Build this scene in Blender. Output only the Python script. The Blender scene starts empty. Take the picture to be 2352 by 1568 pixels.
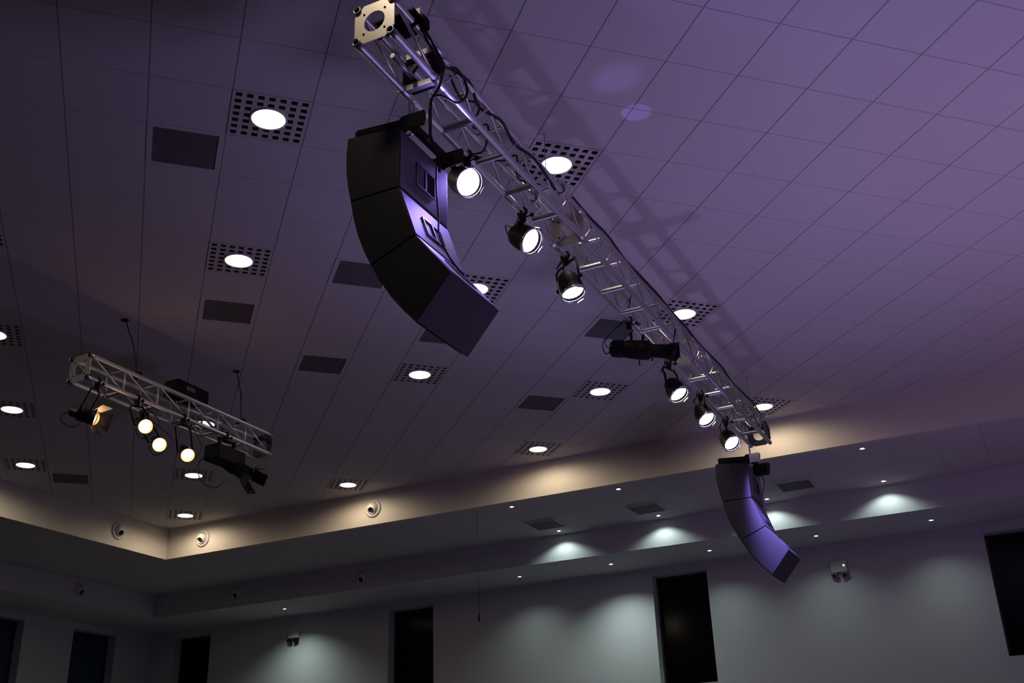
import bpy, bmesh, math, random
from mathutils import Vector, Matrix
random.seed(4)
sc = bpy.context.scene
COL = sc.collection
PI = math.pi

# ------------------------------------------------------------------ camera
FPX = 2485.9
def _basis(yaw, pitch, roll):
    f = Vector((math.sin(yaw)*math.cos(pitch), math.cos(yaw)*math.cos(pitch), math.sin(pitch)))
    r = Vector((math.cos(yaw), -math.sin(yaw), 0)); u = r.cross(f)
    return math.cos(roll)*r+math.sin(roll)*u, -math.sin(roll)*r+math.cos(roll)*u, f
CR, CU, CF = _basis(0.3345-PI/4, 0.4200, -0.0352)
CPOS = Vector((0, 0, 1.6))
cam = bpy.data.cameras.new('camera'); camo = bpy.data.objects.new('camera', cam); COL.objects.link(camo)
m = Matrix.Identity(4)
for k in range(3):
    m[k][0], m[k][1], m[k][2], m[k][3] = CR[k], CU[k], -CF[k], CPOS[k]
camo.matrix_world = m
cam.sensor_width = 36; cam.lens = FPX/2352*36; cam.clip_start = .05; cam.clip_end = 100
sc.camera = camo
sc.view_settings.view_transform = 'Standard'; sc.view_settings.look = 'None'
sc.view_settings.gamma = 1; sc.view_settings.use_curve_mapping = False
sc.view_settings.exposure = 0.0
sc.cycles.use_denoising = True
sc.cycles.max_bounces = 6; sc.cycles.diffuse_bounces = 3; sc.cycles.glossy_bounces = 3
sc.cycles.sample_clamp_indirect = 4; sc.cycles.caustics_reflective = False; sc.cycles.caustics_refractive = False

# measuring helper: the point on the plane x = v / y = v / z = v that a sight line of the photo meets
def at(x, y, X=None, Y=None, Z=None):
    d = (x-1176)/FPX*CR-(y-784)/FPX*CU+CF
    k, v = (0, X) if X is not None else (1, Y) if Y is not None else (2, Z)
    return CPOS+d*((v-CPOS[k])/d[k])

# ------------------------------------------------------------------ world
w = bpy.data.worlds.new('dark_hall'); sc.world = w; w.use_nodes = True
w.node_tree.nodes['Background'].inputs[0].default_value = (.5, .45, .6, 1)
w.node_tree.nodes['Background'].inputs[1].default_value = 0.004

def light(kind, name, loc, power, color, parent=None, aim=None, size=.03, angle=None, blend=.5):
    l = bpy.data.lights.new(name, kind); l.energy = power; l.color = color
    l.shadow_soft_size = size
    if kind == 'SPOT':
        l.spot_size = math.radians(angle); l.spot_blend = blend
    if kind == 'AREA': l.shape = 'DISK'; l.size = size
    o = bpy.data.objects.new(name, l); COL.objects.link(o)
    loc = Vector(loc)
    if parent is not None:
        o.parent = parent; o.location = loc-parent.location
    else: o.location = loc
    d = Vector(aim)-loc if aim is not None else Vector((0, 0, -1))
    o.rotation_euler = d.to_track_quat('-Z', 'Y').to_euler()
    return o
# added unseen spots for stage light bounced to the ceiling; last casts truss streaks
VIO = (.50, .33, 1.0)
light('SPOT', 'fill_uplight', (1.1, 8.0, .35), 510, (.57, .40, .97), aim=(-.3, 8.6, 6.7), size=1.1, angle=150, blend=1)
light('SPOT', 'fill_uplight', (6.5, 11.5, .35), 270, (.95, .43, .62), aim=(5.5, 12.0, 6.7), size=.8, angle=140, blend=1)
light('SPOT', 'fill_uplight', (-4.1, 9.4, .35), 115, (.55, .45, 1.0), aim=(-1.6, 8.3, 6.7), size=.20, angle=92, blend=.8)

# ------------------------------------------------------------------ materials
def nt(name):
    m = bpy.data.materials.new(name); m.use_nodes = True
    return m, m.node_tree, m.node_tree.nodes['Principled BSDF']
def mat(name, col, rough=.5, metal=0, noise=0, nscale=8, bump=0, bscale=60, spec=.5):
    m, t, b = nt(name)
    b.inputs['Roughness'].default_value = rough; b.inputs['Metallic'].default_value = metal
    b.inputs['Specular IOR Level'].default_value = spec
    if noise:
        n = t.nodes.new('ShaderNodeTexNoise'); n.inputs['Scale'].default_value = nscale; n.inputs['Detail'].default_value = 5
        tc = t.nodes.new('ShaderNodeTexCoord'); t.links.new(tc.outputs['Object'], n.inputs['Vector'])
        r = t.nodes.new('ShaderNodeMixRGB')
        r.inputs[1].default_value = tuple(c*(1-noise) for c in col)+(1,)
        r.inputs[2].default_value = tuple(min(1, c*(1+noise)) for c in col)+(1,)
        t.links.new(n.outputs[0], r.inputs[0]); t.links.new(r.outputs[0], b.inputs['Base Color'])
    else: b.inputs['Base Color'].default_value = tuple(col)+(1,)
    if bump:
        n2 = t.nodes.new('ShaderNodeTexNoise'); n2.inputs['Scale'].default_value = bscale
        tc = t.nodes.new('ShaderNodeTexCoord'); t.links.new(tc.outputs['Object'], n2.inputs['Vector'])
        bp = t.nodes.new('ShaderNodeBump'); bp.inputs['Strength'].default_value = bump; bp.inputs['Distance'].default_value = .01
        t.links.new(n2.outputs[0], bp.inputs['Height']); t.links.new(bp.outputs[0], b.inputs['Normal'])
    return m
def emit(name, col, s):
    m, t, b = nt(name)
    b.inputs['Base Color'].default_value = (.8, .8, .8, 1)
    b.inputs['Emission Color'].default_value = tuple(col)+(1,); b.inputs['Emission Strength'].default_value = s
    return m
M = dict(
    tile=mat('ceiling_tile', (.62, .60, .60), .9, noise=.03, nscale=1.2, bump=.12, bscale=160, spec=.2),
    groove=mat('ceiling_groove', (.35, .34, .34), .9),
    hairline=mat('ceiling_hairline', (.50, .49, .49), .9),
    paint=mat('wall_paint', (.63, .63, .65), .85, noise=.02, nscale=3, spec=.2),
    trim=mat('bulkhead_paint', (.72, .67, .58), .85, noise=.02, nscale=3, spec=.2),
    floor=mat('hall_floor', (.095, .10, .115), .6, noise=.15, nscale=2),
    perf=mat('perforated_panel', (.58, .56, .54), .7),
    void=mat('dark_void', (.015, .015, .016), .9),
    vent=mat('vent_mesh', (.12, .118, .125), .8, noise=.25, nscale=6),
    white=mat('white_plastic', (.72, .69, .64), .55),
    greyp=mat('grey_plastic', (.20, .20, .21), .5),
    alu=mat('aluminium', (.66, .66, .68), .42, metal=1, noise=.08, nscale=30),
    plate=mat('aluminium_plate', (.76, .72, .62), .5, metal=.3, noise=.05, nscale=20),
    steel=mat('steel', (.45, .45, .47), .35, metal=1),
    black=mat('black_paint', (.010, .010, .011), .55, noise=.2, nscale=20, spec=.08),
    cab=mat('cabinet_coating', (.032, .031, .034), .62, noise=.12, nscale=30, bump=.15, bscale=300),
    cabback=mat('cabinet_rear_panel', (.125, .12, .135), .55, noise=.1, nscale=12),
    grille=mat('speaker_grille', (.02, .02, .021), .7, bump=.3, bscale=400),
    rig=mat('rigging_steel', (.07, .07, .08), .45, metal=.5),
    cable=mat('rubber_cable', (.010, .010, .011), .6),
    glass=mat('dark_window_glass', (.002, .002, .003), .12, spec=.25),
    blue=mat('blue_blind', (.016, .05, .10), .8),
    frame=mat('window_frame', (.05, .05, .055), .5),
    lamp=emit('lamp_diffuser', (1.0, .92, .78), 4),
    cool=emit('cool_led', (.90, 1.0, .95), 14),
    led=emit('violet_white_led', (.80, .72, 1.0), 2.4),
    led2=emit('green_white_led', (.86, 1.0, .80), 2),
    warm=emit('tungsten_lens', (1.0, .66, .34), 3.4),
    green=emit('green_indicator', (.35, 1.0, .62), 4),
    lensg=mat('dark_lens', (.02, .02, .025), .08, spec=.8),
    tape=mat('pale_tape', (.80, .76, .62), .6),
    ledrim=mat('chrome_rim', (.7, .7, .74), .2, metal=1),
    brass=mat('amber_reflector', (.75, .42, .25), .3, metal=1),
)

# ------------------------------------------------------------------ mesh building
class MB:
    def __init__(s): s.bm = bmesh.new()
    def face(s, pts):
        vs = [s.bm.verts.new(p) for p in pts]
        try: return s.bm.faces.new(vs)
        except ValueError: return None
    def box(s, a, b, mx=None, bev=0):
        a, b = Vector(a), Vector(b)
        t = bmesh.new()
        r = bmesh.ops.create_cube(t, size=1)
        for v in t.verts:
            v.co = Vector(((a[i]+b[i])/2+v.co[i]*(b[i]-a[i]) for i in range(3)))
        if bev: bmesh.ops.bevel(t, geom=t.edges[:], offset=bev, segments=2, affect='EDGES', profile=.6)
        if mx is not None: t.transform(mx)
        s._add(t); return s
    def _add(s, t):
        me = bpy.data.meshes.new('tmp'); t.to_mesh(me); t.free(); s.bm.from_mesh(me); bpy.data.meshes.remove(me)
    def tube(s, pts, r, n=10, cap=True, hollow=0):
        pts = [Vector(p) for p in pts]
        rs = r if isinstance(r, (list, tuple)) else [r]*len(pts)
        t0 = (pts[1]-pts[0]).normalized()
        up = Vector((0, 0, 1)) if abs(t0.z) < .9 else Vector((1, 0, 0))
        nrm = (up-t0*up.dot(t0)).normalized(); rings = []
        for i, p in enumerate(pts):
            if i == 0: t = pts[1]-pts[0]
            elif i == len(pts)-1: t = pts[-1]-pts[-2]
            else: t = (pts[i+1]-p).normalized()+(p-pts[i-1]).normalized()
            t = t.normalized() if t.length > 1e-9 else t0
            nrm = (nrm-t*nrm.dot(t))
            nrm = nrm.normalized() if nrm.length > 1e-6 else t.orthogonal().normalized()
            b = t.cross(nrm)
            rings.append([s.bm.verts.new(p+(nrm*math.cos(2*PI*k/n)+b*math.sin(2*PI*k/n))*rs[i]) for k in range(n)])
        for a, b in zip(rings, rings[1:]):
            for k in range(n):
                f = s.bm.faces.new((a[k], a[(k+1) % n], b[(k+1) % n], b[k])); f.smooth = True
        if cap:
            s.bm.faces.new(rings[0][::-1]); s.bm.faces.new(rings[-1])
        return s
    def lathe(s, prof, mx=None, n=32, cap=False):
        # prof: (axial x, radius); axis = local +X
        mx = mx or Matrix.Identity(4); rings = []
        for x, r in prof:
            if r < 1e-6: rings.append([s.bm.verts.new(mx @ Vector((x, 0, 0)))])
            else: rings.append([s.bm.verts.new(mx @ Vector((x, r*math.cos(2*PI*k/n), r*math.sin(2*PI*k/n)))) for k in range(n)])
        for a, b in zip(rings, rings[1:]):
            for k in range(n):
                q = [a[k % len(a)], a[(k+1) % len(a)], b[(k+1) % len(b)], b[k % len(b)]]
                u = []
                for v in q:
                    if v not in u: u.append(v)
                if len(u) > 2:
                    f = s.bm.faces.new(u); f.smooth = True
        return s
    def prism(s, poly, y0, y1, bev=0):
        # poly in (x, z), extruded along y
        t = bmesh.new()
        a = [t.verts.new((x, y0, z)) for x, z in poly]; b = [t.verts.new((x, y1, z)) for x, z in poly]
        t.faces.new(a); t.faces.new(b[::-1])
        for i in range(len(poly)):
            j = (i+1) % len(poly); t.faces.new((a[j], a[i], b[i], b[j]))
        bmesh.ops.recalc_face_normals(t, faces=t.faces[:])
        if bev: bmesh.ops.bevel(t, geom=t.edges[:], offset=bev, segments=2, affect='EDGES', profile=.6)
        s._add(t); return s
    def plate_hole(s, mx, poly, hole_r, th, n=32):
        # flat plate in local XZ (normal Y) of polygon outline (star shaped about 0) with a round hole, thickness th
        def ray(a):
            d = Vector((math.cos(a), math.sin(a))); best = None
            for i in range(len(poly)):
                p, q = Vector(poly[i]), Vector(poly[(i+1) % len(poly)]); e = q-p
                den = d.x*e.y-d.y*e.x
                if abs(den) < 1e-9: continue
                t = (p.x*e.y-p.y*e.x)/den; u = (p.x*d.y-p.y*d.x)/den
                if t > 0 and -1e-6 <= u <= 1+1e-6 and (best is None or t < best): best = t
            return d*best
        angs = sorted(set([2*PI*k/n for k in range(n)]+[math.atan2(y, x) % (2*PI) for x, y in poly]))
        L = []
        for y in (-th/2, th/2):
            o = []; i_ = []
            for a in angs:
                p = ray(a); o.append(s.bm.verts.new(mx @ Vector((p.x, y, p.y))))
                i_.append(s.bm.verts.new(mx @ Vector((hole_r*math.cos(a), y, hole_r*math.sin(a)))))
            L.append((o, i_))
        N = len(angs)
        for k in range(N):
            j = (k+1) % N
            s.bm.faces.new((L[0][0][k], L[0][0][j], L[0][1][j], L[0][1][k]))
            s.bm.faces.new((L[1][0][j], L[1][0][k], L[1][1][k], L[1][1][j]))
            s.bm.faces.new((L[0][0][j], L[0][0][k], L[1][0][k], L[1][0][j]))
            s.bm.faces.new((L[0][1][k], L[0][1][j], L[1][1][j], L[1][1][k]))
        return s
    def mesh(s, name, m):
        bmesh.ops.recalc_face_normals(s.bm, faces=s.bm.faces[:])
        me = bpy.data.meshes.new(name); s.bm.to_mesh(me); s.bm.free()
        if isinstance(m, (list, tuple)):
            for q in m: me.materials.append(q)
        else: me.materials.append(m)
        return me
    def build(s, name, m, parent=None, label=None):
        """links the mesh as one object; world coordinates become local to the parent chain"""
        me = s.mesh(name, m); return link(name, me, parent, label)
def wloc(o):
    v = Vector((0, 0, 0))
    while o is not None: v += o.location; o = o.parent
    return v
def link(name, me, parent=None, label=None, mx=None):
    o = bpy.data.objects.new(name, me); COL.objects.link(o)
    if parent is not None:
        o.parent = parent
        off = wloc(parent)
        if mx is None: o.location = -off if parent.parent is None and parent.type == 'EMPTY' else Vector((0, 0, 0))
        else: o.matrix_local = Matrix.Translation(-off) @ mx
    elif mx is not None: o.matrix_world = mx
    if label: o['label'] = label
    return o
def tag(o, label, cat, group=None):
    o['label'] = label; o['category'] = cat
    if group: o['group'] = group
    return o
def thing(name, label, cat, loc, group=None):
    o = bpy.data.objects.new(name, None); COL.objects.link(o); o.location = loc; o.empty_display_size = .1
    return tag(o, label, cat, group)
def struct(name, mb, m):
    o = mb.build(name, m); o['kind'] = 'structure'; return o
def frame(p, d, up=(0, 0, 1)):
    """matrix whose +X axis is d, at p"""
    x = Vector(d).normalized(); z = Vector(up); z = (z-x*z.dot(x)).normalized(); y = z.cross(x)
    m = Matrix.Identity(4)
    for k in range(3): m[k][0], m[k][1], m[k][2], m[k][3] = x[k], y[k], z[k], p[k]
    return m
def copy_tree(o, parent=None):
    c = o.copy(); COL.objects.link(c)
    if parent is not None: c.parent = parent
    for ch in list(o.children): copy_tree(ch, c)
    return c
def smooth_path(pts, n=6):
    pts = [Vector(p) for p in pts]; out = []
    P = [pts[0]]+pts+[pts[-1]]
    for i in range(1, len(P)-2):
        a, b, c, d = P[i-1], P[i], P[i+1], P[i+2]
        for k in range(n):
            t = k/n
            out.append(.5*((2*b)+(c-a)*t+(2*a-5*b+4*c-d)*t*t+(3*b-a-3*c+d)*t**3))
    out.append(pts[-1]); return out

# ------------------------------------------------------------------ room shell
ZC, ZL, ZS = 6.6975, 6.15, 5.70          # main ceiling, lower ceiling ring, soffit
XL, XL2, XW = -14.1, -16.55, -18.05      # left bulkheads, left wall
YF, YF2, YW = 14.55, 16.90, 18.40        # far bulkheads, far wall
XR, YB = 9.0, -6.0                       # beyond the picture
S2 = 2**.5
def g2w(i, j, z=ZC):
    gx, gy = i*.6+2.0557, j*.6+5.101
    return Vector(((gx-gy)/S2, (gx+gy)/S2, z))
LAMPS = [(-3, 3), (1, 3), (-3, 7), (1, 7), (5, 7), (1, 11), (5, 11), (9, 11), (5, 15), (1, 19), (-3, 19), (-3, 23), (-7, 19), (-7, 15), (-7, 11), (-3, 15), (-3, -1), (-7, 7)]
VENTS = [(-4, 4), (-3, 9), (-1, 7), (-1, 11), (1, 9), (4, 8), (4, 12), (-6, 20)]
skip = set(LAMPS) | set(VENTS)
cb = MB()
for i in range(-22, 20):
    for j in range(-18, 28):
        c = g2w(i+.5, j+.5)
        if (i, j) in skip or not (XL-.5 < c.x < XR+.5 and YB-.5 < c.y < YF+.5): continue
        a, b = .005, .0026                # wide joints along one way, hairlines along the other
        q = [g2w(i, j), g2w(i+1, j), g2w(i+1, j+1), g2w(i, j+1)]
        ex = (g2w(1, 0)-g2w(0, 0)).normalized(); ey = (g2w(0, 1)-g2w(0, 0)).normalized()
        s_ = [(1, 1), (-1, 1), (-1, -1), (1, -1)]
        inn = [p+ex*a*sx+ey*b*sy for p, (sx, sy) in zip(q, s_)]
        lo = [cb.bm.verts.new(p) for p in inn]; hi = [cb.bm.verts.new(p+Vector((0, 0, .0045))) for p in inn]
        f = cb.bm.faces.new(lo)
        for k in range(4):
            f = cb.bm.faces.new((lo[k], lo[(k+1) % 4], hi[(k+1) % 4], hi[k]))
n0 = len(cb.bm.faces)
zz = ZC+.0035; EX0 = (g2w(1, 0)-g2w(0, 0)).normalized(); EY0 = (g2w(0, 1)-g2w(0, 0)).normalized()
# backing grid above the joints (with the lamp and vent cells left open)
for i in range(-22, 20):
    for j in range(-18, 28):
        c = g2w(i+.5, j+.5)
        if (i, j) in skip or not (XL-.5 < c.x < XR+.5 and YB-.5 < c.y < YF+.5): continue
        for (u, du, mi, z_) in ((EX0, .0065, 1, zz), (EY0, .005, 2, zz+.0008)):
            p0 = g2w(i, j, z_); p1 = g2w(i, j+1, z_) if mi == 1 else g2w(i+1, j, z_)
            f = cb.face([p0-u*du, p1-u*du, p1+u*du, p0+u*du]); f.material_index = mi
struct('ceiling', cb, (M['tile'], M['groove'], M['hairline']))

b = MB()                                   # bulkhead band around the raised ceiling
b.box((XL-.1, YF, ZL), (XR, YF+.1, ZC+.05)); struct('trim_1', b, M['trim'])
b = MB(); b.box((XL-.1, YB, ZL), (XL, YF, ZC+.05)); struct('trim_2', b, M['trim'])
# lower ceiling ring in 0.6 m panels with fine joints
b = MB()
def panels(x0, x1, y0, y1, z, ox, oy):
    x = ox+math.floor((x0-ox)/.6)*.6
    while x < x1:
        y = oy+math.floor((y0-oy)/.6)*.6
        while y < y1:
            X0, X1 = max(x, x0)+.003, min(x+.6, x1)-.003; Y0, Y1 = max(y, y0)+.0015, min(y+.6, y1)-.0015
            if X1 > X0 and Y1 > Y0:
                b.face([(X0, Y0, z), (X0, Y1, z), (X1, Y1, z), (X1, Y0, z)])
            y += .6
        x += .6
panels(XL2, XR, YF+.1, YF2, ZL, -.41, YF2-.55)
panels(XL2, XL-.1, YB, YF+.1, ZL, -.41, YF2-.55)
b.face([(XL2, YB, ZL+.004), (XR, YB, ZL+.004), (XR, YF2, ZL+.004), (XL2, YF2, ZL+.004)][::-1]) if False else None
b.face([(XL2, YF+.1, ZL+.004), (XR, YF+.1, ZL+.004), (XR, YF2, ZL+.004), (XL2, YF2, ZL+.004)])
b.face([(XL2, YB, ZL+.004), (XL-.1, YB, ZL+.004), (XL-.1, YF+.1, ZL+.004), (XL2, YF+.1, ZL+.004)])
struct('ceiling_lower', b, M['tile'])
b = MB(); b.box((XL2-.1, YF2, ZS), (XR, YF2+.1, ZL+.05)); struct('trim_3', b, M['paint'])
b = MB(); b.box((XL2-.1, YB, ZS), (XL2, YF2, ZL+.05)); struct('trim_4', b, M['paint'])
b = MB()
b.box((XW, YF2+.1, ZS), (XR, YW, ZS+.05)); b.box((XW, YB, ZS), (XL2-.1, YF2+.1, ZS+.05))
struct('ceiling_soffit', b, M['paint'])
# walls with recessed windows
WINF = [(-17.33, -16.33), (-11.83, -10.81), (-6.31, -5.31), (-.79, .21), (4.73, 5.73)]
WINL = [(13.85, 15.02), (16.25, 17.40), (11.45, 12.62)]
WZ0, WZ1, WD = 3.68, 5.56, .25
b = MB()
def wall_x(y, th, xs, x0, x1):
    x = x0
    for a, c in sorted(xs):
        b.box((x, y, 0), (a, y+th, ZS)); b.box((a, y, 0), (c, y+th, WZ0)); b.box((a, y, WZ1), (c, y+th, ZS)); x = c
    b.box((x, y, 0), (x1, y+th, ZS))
wall_x(YW, .3, WINF, XW-.3, XR); struct('wall_far', b, M['paint'])
b = MB(); y = YB
for a, c in sorted(WINL):
    b.box((XW-.3, y, 0), (XW, a, ZS)); b.box((XW-.3, a, 0), (XW, c, WZ0)); b.box((XW-.3, a, WZ1), (XW, c, ZS)); y = c
b.box((XW-.3, y, 0), (XW, YW, ZS)); struct('wall_left', b, M['paint'])
b = MB(); b.box((XR, YB, 0), (XR+.2, YW+.3, ZC+.1)); struct('wall_right', b, M['paint'])
b = MB(); b.box((XW-.3, YB-.2, 0), (XR+.2, YB, ZC+.1)); struct('wall_back', b, M['paint'])
b = MB(); b.box((XW-.3, YB-.2, -.1), (XR+.2, YW+.3, 0)); struct('floor', b, M['floor'])
for k, (a, c) in enumerate(WINF):
    f = MB(); y0 = YW+WD
    for (p, q) in (((a, WZ0), (a+.03, WZ1)), ((c-.03, WZ0), (c, WZ1)), ((a, WZ0), (c, WZ0+.03)), ((a, WZ1-.03), (c, WZ1))):
        f.box((p[0], y0-.04, p[1]), (q[0], y0, q[1]))
    fr = f.build('window_%d' % (k+1), M['frame']); fr['kind'] = 'structure'
    g = MB(); g.box((a, y0-.012, WZ0), (c, y0, WZ1)); g.build('pane', M['glass'], fr)
for k, (a, c) in enumerate(WINL):
    f = MB(); x0 = XW-WD
    for (p, q) in (((a, WZ0), (a+.03, WZ1)), ((c-.03, WZ0), (c, WZ1)), ((a, WZ0), (c, WZ0+.03)), ((a, WZ1-.03), (c, WZ1))):
        f.box((x0, p[0], p[1]), (x0+.04, q[0], q[1]))
    fr = f.build('window_%d' % (k+6), M['frame']); fr['kind'] = 'structure'
    g = MB(); g.box((x0, a, WZ0), (x0+.012, c, WZ1)); g.build('blind', M['blue'], fr)

# ------------------------------------------------------------------ ceiling downlights in perforated tiles
EX = (g2w(1, 0)-g2w(0, 0)).normalized(); EY = (g2w(0, 1)-g2w(0, 0)).normalized()
def perf_mesh():
    b = MB(); pitch = .58/7; h = .024; e = .298
    xs = [-e]
    for k in range(7):
        c = (k-3)*pitch; xs += [c-h, c+h]
    xs.append(e)
    def P(x, y, z): return EX*x+EY*y+Vector((0, 0, z))
    for i in range(15):
        for j in range(15):
            if i % 2 and j % 2:
                x0, x1, y0, y1 = xs[i], xs[i+1], xs[j], xs[j+1]
                q = [(x0, y0), (x1, y0), (x1, y1), (x0, y1)]
                for k in range(4):
                    a, c = q[k], q[(k+1) % 4]
                    b.face([P(*a, 0), P(*c, 0), P(*c, .008), P(*a, .008)])
            else: b.face([P(xs[i], xs[j], 0), P(xs[i+1], xs[j], 0), P(xs[i+1], xs[j+1], 0), P(xs[i], xs[j+1], 0)])
    return b.mesh('perforated_panel', M['perf'])
def box_mesh():
    b = MB(); e = .30
    c = [EX*sx*e+EY*sy*e for sx, sy in ((-1, -1), (1, -1), (1, 1), (-1, 1))]; u = Vector((0, 0, .16)); v = Vector((0, 0, .009))
    for k in range(4): b.face([c[k]+v, c[(k+1) % 4]+v, c[(k+1) % 4]+u, c[k]+u])
    b.face([p+u for p in c]); return b.mesh('recess_box', M['void'])
DOWN = Matrix(((0, 0, -1, 0), (0, 1, 0, 0), (1, 0, 0, 0), (0, 0, 0, 1)))   # lathe axis +X -> +Z
b = MB(); b.lathe([(.0, .129), (-.010, .130), (-.013, .136), (-.008, .146), (.001, .148)], DOWN, 40); RINGM = b.mesh('trim_ring', M['white'])
b = MB(); b.lathe([(-.005, .1295), (-.007, .09), (-.008, 0)], DOWN, 40); DIFFM = b.mesh('diffuser', M['lamp'])
PERFM, BOXM = perf_mesh(), box_mesh()
b = MB(); b.lathe([(-.004, .131), (.10, .131), (.10, 0)], DOWN, 32); CANM = b.mesh('lamp_can', M['void'])
LAB = {
 (-3, 3): 'large round warm downlight in a perforated tile, leftmost of the two nearest the camera',
 (1, 3): 'round downlight in a perforated tile, its corner hidden by the long truss',
 (-3, 7): 'round downlight in a perforated tile with a dark vent just beyond its tile',
 (1, 7): 'round downlight mostly hidden behind the bottom tip of the near speaker stack',
 (5, 7): 'round downlight in a perforated tile, half covered by the truss above the profile spotlight',
 (1, 11): 'round downlight below the tip of the near speaker stack, two tiles from a dark vent',
 (5, 11): 'round downlight under the black profile spotlight, beside a dark vent',
 (9, 11): 'round downlight cut by the far end of the long truss, close to the bulkhead',
 (5, 15): 'round downlight casting a warm scallop, alone above the middle of the bulkhead',
 (1, 19): 'round downlight directly above the bright round air nozzle in the long bulkhead',
 (-3, 19): 'round downlight seen just below the row of tungsten lamps of the short truss',
 (-3, 23): 'round downlight nearest the inner corner of the bulkhead',
 (-7, 19): 'round downlight near the left bulkhead, lowest of the three along the left picture edge',
 (-7, 15): 'round downlight at the left picture edge, middle one of three',
 (-7, 11): 'round downlight cut off by the left picture edge, topmost of three',
 (-3, 15): 'round downlight seen through the lattice of the short truss',
 (-3, -1): 'round downlight in front of the near end plate of the long truss, outside the picture',
 (-7, 7): 'round downlight in front of the end plate of the short truss, outside the picture',
}
PW = {(-3, 23): 62, (1, 19): 50, (5, 15): 50, (9, 11): 52, (-7, 19): 46, (-7, 7): 12, (-3, -1): 30}
for ij in LAMPS:
    p = g2w(ij[0]+.5, ij[1]+.5)
    t = thing('ceiling_downlight', LAB[ij], 'ceiling light', p, 'warm downlights in perforated tiles')
    for nm, me in (('perforated_panel', PERFM), ('recess_box', BOXM), ('lamp_can', CANM), ('trim_ring', RINGM), ('diffuser', DIFFM)):
        o = bpy.data.objects.new(nm, me); COL.objects.link(o); o.parent = t
    light('SPOT', 'downlight_beam', p-Vector((0, 0, .016)), PW.get(ij, 34)*.86, (1.0, .81, .59), parent=t, size=.11, angle=176, blend=.5)

# ------------------------------------------------------------------ ceiling vents
def vent(p, ex, ey, h, drop, label, group):
    t = thing('air_vent', label, 'air vent', p, group)
    def P(x, y, z): return p+ex*x+ey*y+Vector((0, 0, z))
    b = MB(); r = h-(.045 if drop < .01 else .010)
    q = lambda e, z: [P(-e, -e, z), P(e, -e, z), P(e, e, z), P(-e, e, z)]
    o, i_ = q(h, -drop), q(r, -drop); i2 = q(r, -drop+.012); o2 = q(h, .006)
    for k in range(4):
        j = (k+1) % 4
        b.face([o[k], o[j], i_[j], i_[k]]); b.face([i_[k], i_[j], i2[j], i2[k]]); b.face([o[k], o[j], o2[j], o2[k]])
    b.build('frame', M['tile'] if drop < .01 else M['white'], t)
    b = MB(); b.face(q(r, -drop+.010))
    b.build('mesh_panel', M['vent'], t)
    return t
VL = {(-4, 4): 'dark square air vent beside the large perforated downlight tile at upper left',
      (-3, 9): 'dark square air vent between the second perforated downlight and the short truss',
      (-1, 7): 'dark square air vent partly hidden behind the curved front of the near speaker stack',
      (-1, 11): 'dark square air vent left of the downlight below the near speaker stack',
      (1, 9): 'dark air vent almost hidden under the lower end of the near speaker stack',
      (4, 8): 'dark square air vent behind the yoke of the black profile spotlight',
      (4, 12): 'dark square air vent next to the downlight under the profile spotlight',
      (-6, 20): 'dim dark air vent near the left bulkhead, below the short truss'}
for ij in VENTS:
    vent(g2w(ij[0]+.5, ij[1]+.5), EX, EY, .298, .0, VL[ij], 'air vents in the raised ceiling')
for x, lb in ((-7.27, 'dark air vent in the lower ceiling strip, farthest from the far speaker stack'), (-5.49, 'dark air vent in the lower ceiling strip, second from the far speaker stack'), (-3.12, 'dark air vent in the lower ceiling strip right behind the far speaker stack')):
    vent(Vector((x, 16.05, ZL)), Vector((1, 0, 0)), Vector((0, 1, 0)), .256, .035, lb, 'air vents in the lower ceiling strip')

# ------------------------------------------------------------------ small recessed spotlights
b = MB(); b.lathe([(.02, .036), (-.003, .038), (-.006, .046), (-.002, .052), (.001, .053)], DOWN, 24); SRM = b.mesh('trim_ring', M['white'])
b = MB(); b.lathe([(.004, .037), (-.002, .02), (-.002, 0)], DOWN, 24); SLM = b.mesh('lens', M['cool'])
COOL = (.80, 1.0, .93)
SP = []
for x, s in ((-7.29, 'farthest of the row beside the tall bulkhead'), (-5.50, 'in the row beside the tall bulkhead, second from the left'), (-1.92, 'in the row beside the tall bulkhead, right of the far speaker stack')):
    SP.append((x, 14.84, ZL, 6, 'tiny cool spotlight '+s))
for x, s in ((-7.30, 'in front of the leftmost bright scallop'), (-5.51, 'in front of the second bright scallop'), (-3.71, 'whose scallop is cut by the far speaker stack'), (-1.93, 'in front of the rightmost bright scallop')):
    SP.append((x, 16.65, ZL, 19, 'tiny cool white recessed spotlight '+s))
for x, pw, s in ((-13.81, 86, 'above the emergency light near the far left window'), (-8.56, 28, 'midway between two black windows'), (-6.78, 115, 'left of the large black window top'), (-5.0, 30, 'just right of the top of the large black window'), (-3.22, 24, 'above the white emergency light with the green indicator'), (-1.45, 24, 'near the top corner of the rightmost window')):
    SP.append((x, 17.65, ZS, pw, 'tiny cool white soffit spotlight '+s))
for x, y, z, pw, lb in SP:
    t = thing('recessed_spotlight', lb, 'spotlight', (x, y, z), 'small cool spotlights')
    for nm, me in (('trim_ring', SRM), ('lens', SLM)):
        o = bpy.data.objects.new(nm, me); COL.objects.link(o); o.parent = t
    light('SPOT', 'spotlight_beam', (x, y, z-.008), pw, COOL, parent=t, size=.03, angle=132 if z > 6 else 132, blend=.5 if z > 6 else 1.0)

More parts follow.
